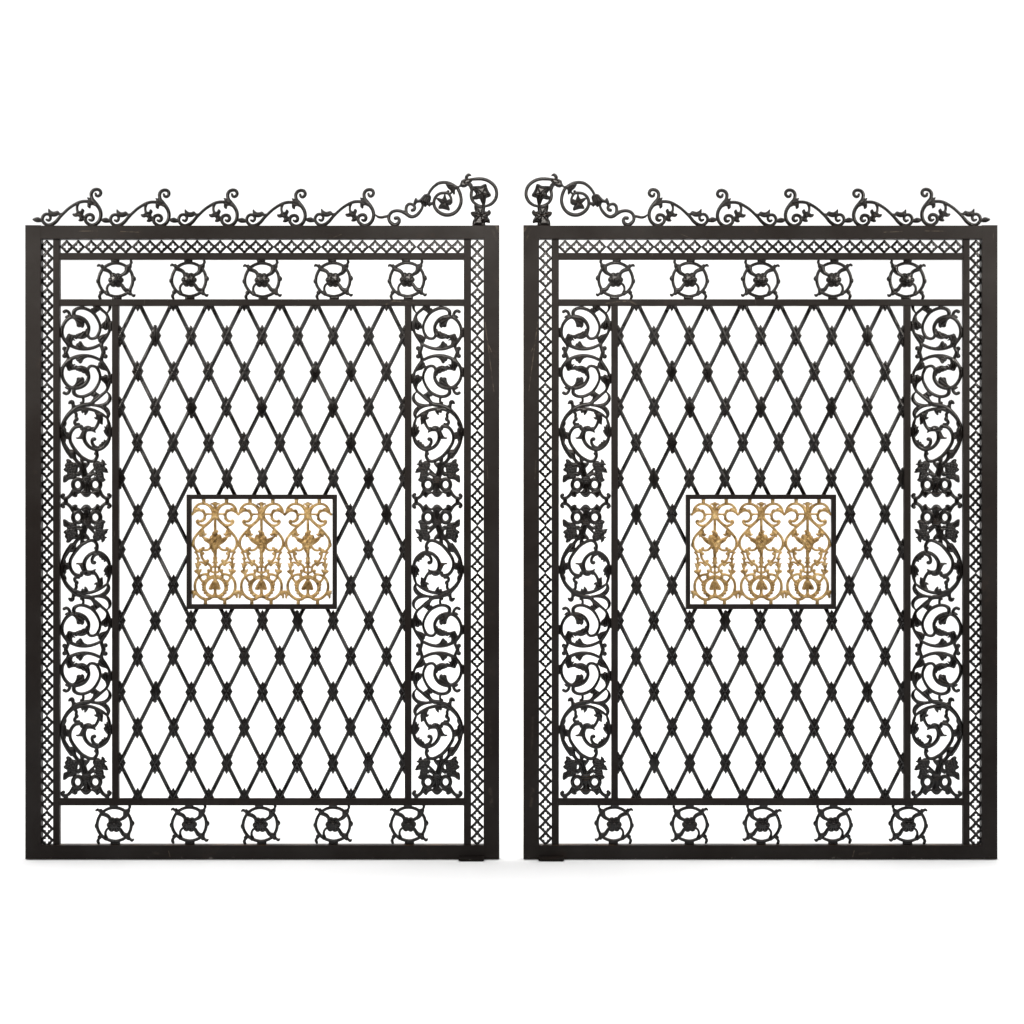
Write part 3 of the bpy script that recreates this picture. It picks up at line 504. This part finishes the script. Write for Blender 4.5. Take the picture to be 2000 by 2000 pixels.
ROSE_X = (226.6, 369.3, 512.0, 650.7, 795.2)
def build_gate(label, mirror):
    S = -1 if mirror else 1
    root = link('iron_gate', None, None, (S*wx(512.5), 0, 0))
    root['label'] = label; root['category'] = 'gate'; root['group'] = 'pair of ornate iron gates'
    rx = S*wx(512.5)
    def bar(name, px0, px1, py0, py1, front, back, bev=0.0036, mat=IRON, parent=root):
        a, b = sorted((S*wx(px0, front)-rx, S*wx(px1, front)-rx))
        bm = bmesh.new(); box_bm(bm, a, b, front, back, wz(py1, front), wz(py0, front), bev)
        return link(name, from_bm(name, bm, mat), parent)
    wob = random.Random(5)
    def put(name, cast, px, py, mat, fx=1, fy=1, parent=root, base=(0, 0), rot=False, y=0.0, tilt=0.0):
        me = cast.mesh(name, mat, fx*S, fy)
        o = link(name, me, parent, (S*wx(px)-rx-base[0], y, wz(py)-base[1]))
        o.rotation_euler = (0, S*((-math.pi/2 if rot else 0)+math.radians(wob.uniform(-tilt, tilt))), 0)
        return o
    # ---- outer frame, butted 
    F0, F1 = -0.025, 0.025
    bar('stile', 49.2, 79.6, 439.6, 1678.1, F0, F1, .0012); bar('stile', 944.4, 975.2, 439.6, 1678.1, F0, F1, .0012)
    bar('top_rail', 77, 947, 440.4, 466.6, F0+.0003, F1-.0003, .0022); bar('bottom_rail', 77, 947, 1650.8, 1678.4, F0+.0003, F1-.0003, .0022)
    # foot plate with chamfered ends
    a, b = sorted((S*wx(896.4)-rx, S*wx(946)-rx)); bm = bmesh.new(); ch = 0.012
    lowp = [(a+ch, 0.0), (b-ch*0.6, 0), (b, .004), (b, 0.0085), (a, 0.0085), (a, .004)]
    top = 0.0135
    f = [bm.verts.new((x, -0.070, z)) for x, z in lowp]; g = [bm.verts.new((x, 0.03, z)) for x, z in lowp[:4]]
    u = [bm.verts.new((x, -0.0262, top)) for x in (b-.004, a+.004)]; v = [bm.verts.new((x, -0.0246, .0130)) for x in (b, a)]
    bm.faces.new(f); bm.faces.new([f[3], f[4], u[1], u[0]]); bm.faces.new([f[3], u[0], v[0]]); bm.faces.new([f[4], v[1], u[1]])
    bm.faces.new([f[2], f[3], v[0], g[3], g[2]]); bm.faces.new([f[5], f[0], g[0]]); bm.faces.new([f[4], f[5], g[0], v[1]])
    bm.faces.new([f[0], f[1], g[1], g[0]]); bm.faces.new([f[1], f[2], g[2], g[1]])
    link('foot_plate', from_bm('foot_plate', bm, FOOT), root)
    # ---- inner frame
    I0, I1 = -0.015, 0.015
    bar('inner_stile', 103.2, 116.4, 463, 1654, I0, I1, .0028); bar('inner_stile', 905.8, 920.0, 463, 1654, I0, I1, .0028)
    bar('inner_rail', 113, 909, 493.6, 506.8, I0+.0005, I1-.0005, .0028)
    bar('inner_rail', 113, 909, 584.2, 597.2, I0+.0005, I1-.0005, .0028); bar('inner_rail', 113, 909, 1559.6, 1573.4, I0+.0005, I1-.0005, .0028)
    bar('inner_stile', 218.3, 231.8, 594, 1563, I0+.001, I1-.001, .0028); bar('inner_stile', 790.3, 803.4, 594, 1563, I0+.001, I1-.001, .0028)
    # ---- cresting
    for i, dx in enumerate((0, 133.0, 266.3, 399.0, 532.6)):
        put('crest_scroll', CREST, 60+dx, 440+(0.3, 1.2, 1.2, 1.3, 0.4)[i], CAST, y=(0, .002, -.001, .001, 0)[i], tilt=.6)
    put('crest_finial', FIN, 850, 440.3, CAST)
    # ---- quatrefoil borders: castings of four diamonds
    for sx in (91.9, 932.3):
        for k in range(13):
            n = 4 if k < 12 else 3
            o = put('pierced_border', QF[n], sx+(0.25 if k % 2 else -0.2), 481.9+92.85*k+(0.4 if k % 3 == 1 else 0)-(3.4 if k == 12 and sx > 500 else 0), CAST, y=.003*((k*7) % 3-1)*.4, tilt=.35)
    for x0, n in ((130.6, 2), (178.2, 4), (270.6, 4), (362.8, 4), (454.8, 4), (547.2, 4), (640.4, 4), (732.6, 4), (826.6, 4)):
        put('pierced_border', QF[n], x0, 482.2, CAST, rot=True, fx=1)
    # ---- rosettes: ring with a flower
    for row, py in enumerate((547.2, 1610.6)):
        for i, px in enumerate(ROSE_X):
            p = px+(0, 0) [row] if row == 0 else (223.6, 370.0, 508.6, 650.6, 798.0)[i]
            ro = put('ring_rosette', ROS, p, py+(0.4, -0.2, 0.5, 0, -0.3)[i], CAST, tilt=2.5)
            fl = link('rosette_flower', ROF.mesh('rosette_flower', CAST, S, 1), ro, (0, 0, 0))
    # ---- side panels: scroll castings repeat every 290.3 px, alternately turned upside down
    for cx, fx in ((OX, 1), (1022.4-OX, -1)):
        put('twin_scroll', TW, cx, 688, CAST, fx, -1)
        for k, (py, fy) in enumerate(((688, 1), (1268.6, -1), (1268.6, 1))):
            put('twin_scroll', TW, cx, py+fy*.4, CAST, fx, fy)
            a = put('acanthus_scroll', AC, cx, py, CAST, fx, fy)
            link('fruit_vase', VA.mesh('fruit_vase', CAST, fx*S, fy), a, (0, 0, 0))
    # ---- diamond lattice
    XL, XR, YT, YB = 229.0, 793.0, 592.0, 1563.0
    gx0, gx1, gy0, gy1 = 367.0, 654.0, 968.0, 1187.0
    sl = 34.7/69.47
    prof = [(-3.95,0),(-2.4,-2.3),(-.5,-3.1),(.5,-3.1),(2.4,-2.3),(3.95,0),(2.4,2.3),(.5,3.1),(-.5,3.1),(-2.4,2.3)]
    def lat(p, q, off):
        bm = bmesh.new(); d = np.array([q[0]-p[0], q[1]-p[1]]); d /= np.linalg.norm(d); nrm = np.array([-d[1], d[0]])
        ra, rb = [], []
        for (w, t) in prof:
            for pt, acc in ((p, ra), (q, rb)):
                x = pt[0]+nrm[0]*w; y = pt[1]+nrm[1]*w; acc.append(bm.verts.new((S*wx(x)-rx, t*PX+off, wz(y))))
        n = len(prof)
        for i in range(n): bm.faces.new([ra[i], ra[(i+1) % n], rb[(i+1) % n], rb[i]])
        bm.faces.new(ra); bm.faces.new(list(reversed(rb)))
        me = from_bm('lattice_bar', bm, CAST, True); link('lattice_bar', me, root)
    for sg in (1, -1):
        for m in range(-9, 18):
            x587 = 269+69.4*m
            ts = []
            f = lambda y: x587+sg*sl*(y-587)
            ys = np.linspace(YT, YB, 3000); xs = f(ys); ok = (xs > XL) & (xs < XR); gold = (xs > gx0) & (xs < gx1) & (ys > gy0) & (ys < gy1)
            run = None
            good = ok & ~gold
            i = 0
            while i < len(ys):
                if good[i]:
                    j = i
                    while j+1 < len(ys) and good[j+1]: j += 1
                    if ys[j]-ys[i] > 12: lat((xs[i], ys[i]), (xs[j], ys[j]), 0.0008*sg)
                    i = j+1
                else: i += 1
    rr = random.Random(11)
    for k in range(15):
        y = 587+69.47*k
        for i in range(9 if k % 2 else 8):
            x = (234.5 if k % 2 else 269.0)+69.4*i
            if gx0-6 < x < gx1+6 and gy0-6 < y < gy1+6: continue
            edge = k in (0, 14) or x < 240 or x > 784
            kind = 1 if rr.random() < 0.17 else 0
            nm = 'lattice_half_collar' if edge else 'lattice_collar'
            put(nm, (HALF_D if k == 0 else HALF_U if k == 14 else COL[kind]), x+(0 if edge else rr.uniform(-.8, .8)), y+(0 if edge else rr.uniform(-.8, .8)), CAST, 1, 1 if k in (0, 14) else rr.choice((1, -1)), y=-.0005, tilt=0 if edge else 3)
    # ---- centre panel: dark frame, three gilt castings
    P0, P1 = -0.017, 0.017
    x0, x1, y0, y1 = 364.0, 657.6, 965.8, 1190.0
    bm = bmesh.new()
    def ringp(ix0, ix1, iy0, iy1, yy): 
        return [bm.verts.new((S*wx(x, P0)-rx, yy, wz(y, P0))) for x, y in ((ix0, iy0), (ix1, iy0), (ix1, iy1), (ix0, iy1))]
    of, ob = ringp(x0, x1, y0, y1, P0), ringp(x0, x1, y0, y1, P1); nf, nb = ringp(x0+9, x1-8.4, y0+9.2, y1-9.8, P0), ringp(x0+9, x1-8.4, y0+9.2, y1-9.8, P1)
    for i in range(4):
        j = (i+1) % 4
        bm.faces.new([of[i], of[j], nf[j], nf[i]]); bm.faces.new([ob[j], ob[i], nb[i], nb[j]]); bm.faces.new([of[j], of[i], ob[i], ob[j]]); bm.faces.new([nf[i], nf[j], nb[j], nb[i]])
    bmesh.ops.recalc_face_normals(bm, faces=bm.faces[:])
    bmesh.ops.bevel(bm, geom=bm.edges[:], offset=.002, segments=2, profile=.7, affect='EDGES')
    link('panel_frame', from_bm('panel_frame', bm, IRON), root)
    for k in range(3):
        g = put('gilt_scrollwork', GO, (420.2, 510.6, 601.4)[k], 1077+(0, .3, .5)[k], GILT, y=(0, .001, -.001)[k])
        link('gilt_bouquet', BQ.mesh('gilt_bouquet', GILT, S*(1 if k != 1 else -1), 1), g); link('gilt_trefoil', TF.mesh('gilt_trefoil', GILT, S, 1), g)
    return root

build_gate('black iron lattice gate with gilded centre panel, its tall finial at its right end', False)
build_gate('black iron lattice gate with gilded centre panel, its tall finial at its left end', True)

# ------------------------------------------------------------------ white seamless background
bm = bmesh.new()
W = 16.0
rows = [(-3.3, 0.0), (-2, 0), (0, 0), (2.2, 0)]
R = 2.2
curve = [(2.2+R*math.sin(a), R-R*math.cos(a)) for a in [i*math.pi/2/24 for i in range(25)]]+[(4.4, 9.0)]
def sheet(name, prof, label):
    bm = bmesh.new(); L = [(bm.verts.new((-W, y, z)), bm.verts.new((W, y, z))) for y, z in prof]
    for (a, b), (c, d) in zip(L, L[1:]): bm.faces.new([a, b, d, c])
    me = from_bm(name, bm, WHITE, True); o = link(name, me)
    o['kind'] = 'structure'; o['label'] = label; o['category'] = name
    return o
sheet('floor', rows, 'plain white floor under the two gates')
sheet('backdrop', curve, 'plain white curved backdrop behind the two gates')

# ------------------------------------------------------------------ light: softboxes of a product studio, plus an added floor fill
def area(name, loc, target, sx, sy, power, colr=(1, 1, 1)):
    l = bpy.data.lights.new(name, 'AREA'); l.shape = 'RECTANGLE'; l.size = sx; l.size_y = sy; l.energy = power; l.color = colr
    o = bpy.data.objects.new(name, l); col.objects.link(o); o.location = loc
    from mathutils import Vector
    o.rotation_euler = (Vector(target)-Vector(loc)).to_track_quat('-Z', 'Y').to_euler()
    return o
area('overhead_softbox', (0, 2.2, 7.0), (0, 2.2, 0), 18, 10.5, 1450)
fl = area('added_floor_fill', (0, -3.0, 4.4), (0, -2.0, 0), 10, 0.8, 66)  # added fill lamp, keeps the floor in front of the gates white
fl.data.spread = math.radians(80)
area('backdrop_softbox', (0, 1.2, 5.2), (0, 4.4, 2.0), 12, 1.6, 112)
for x, tx, p in ((0, 0, 9), (-3.5, -1.9, 15), (3.5, 1.9, 15)):
    fs = area('front_softbox', (x, -2.9, 3.3), (tx, 0, 2.15), 1.6, 1.0, p, (1.0, 0.94, 0.87))
    fs.data.spread = math.radians(52)
w = bpy.data.worlds.new('World'); scene.world = w; w.use_nodes = True
w.node_tree.nodes['Background'].inputs['Color'].default_value = (1, 1, 1, 1); w.node_tree.nodes['Background'].inputs['Strength'].default_value = 0.02

# ------------------------------------------------------------------ camera
cam = bpy.data.cameras.new('camera'); co = bpy.data.objects.new('camera', cam); col.objects.link(co)
co.location = ((1000-MX)*PX, -CAM_D, (FLOOR-CAM_PY)*PX); co.rotation_euler = (math.pi/2, 0, 0)
cam.sensor_width = 36; cam.lens = 36*CAM_D/4.0; cam.clip_end = 200
scene.camera = co
vs = scene.view_settings; vs.view_transform = 'Standard'; vs.look = 'None'; vs.exposure = 0; vs.gamma = 1; vs.use_curve_mapping = False
scene.render.engine = 'CYCLES'
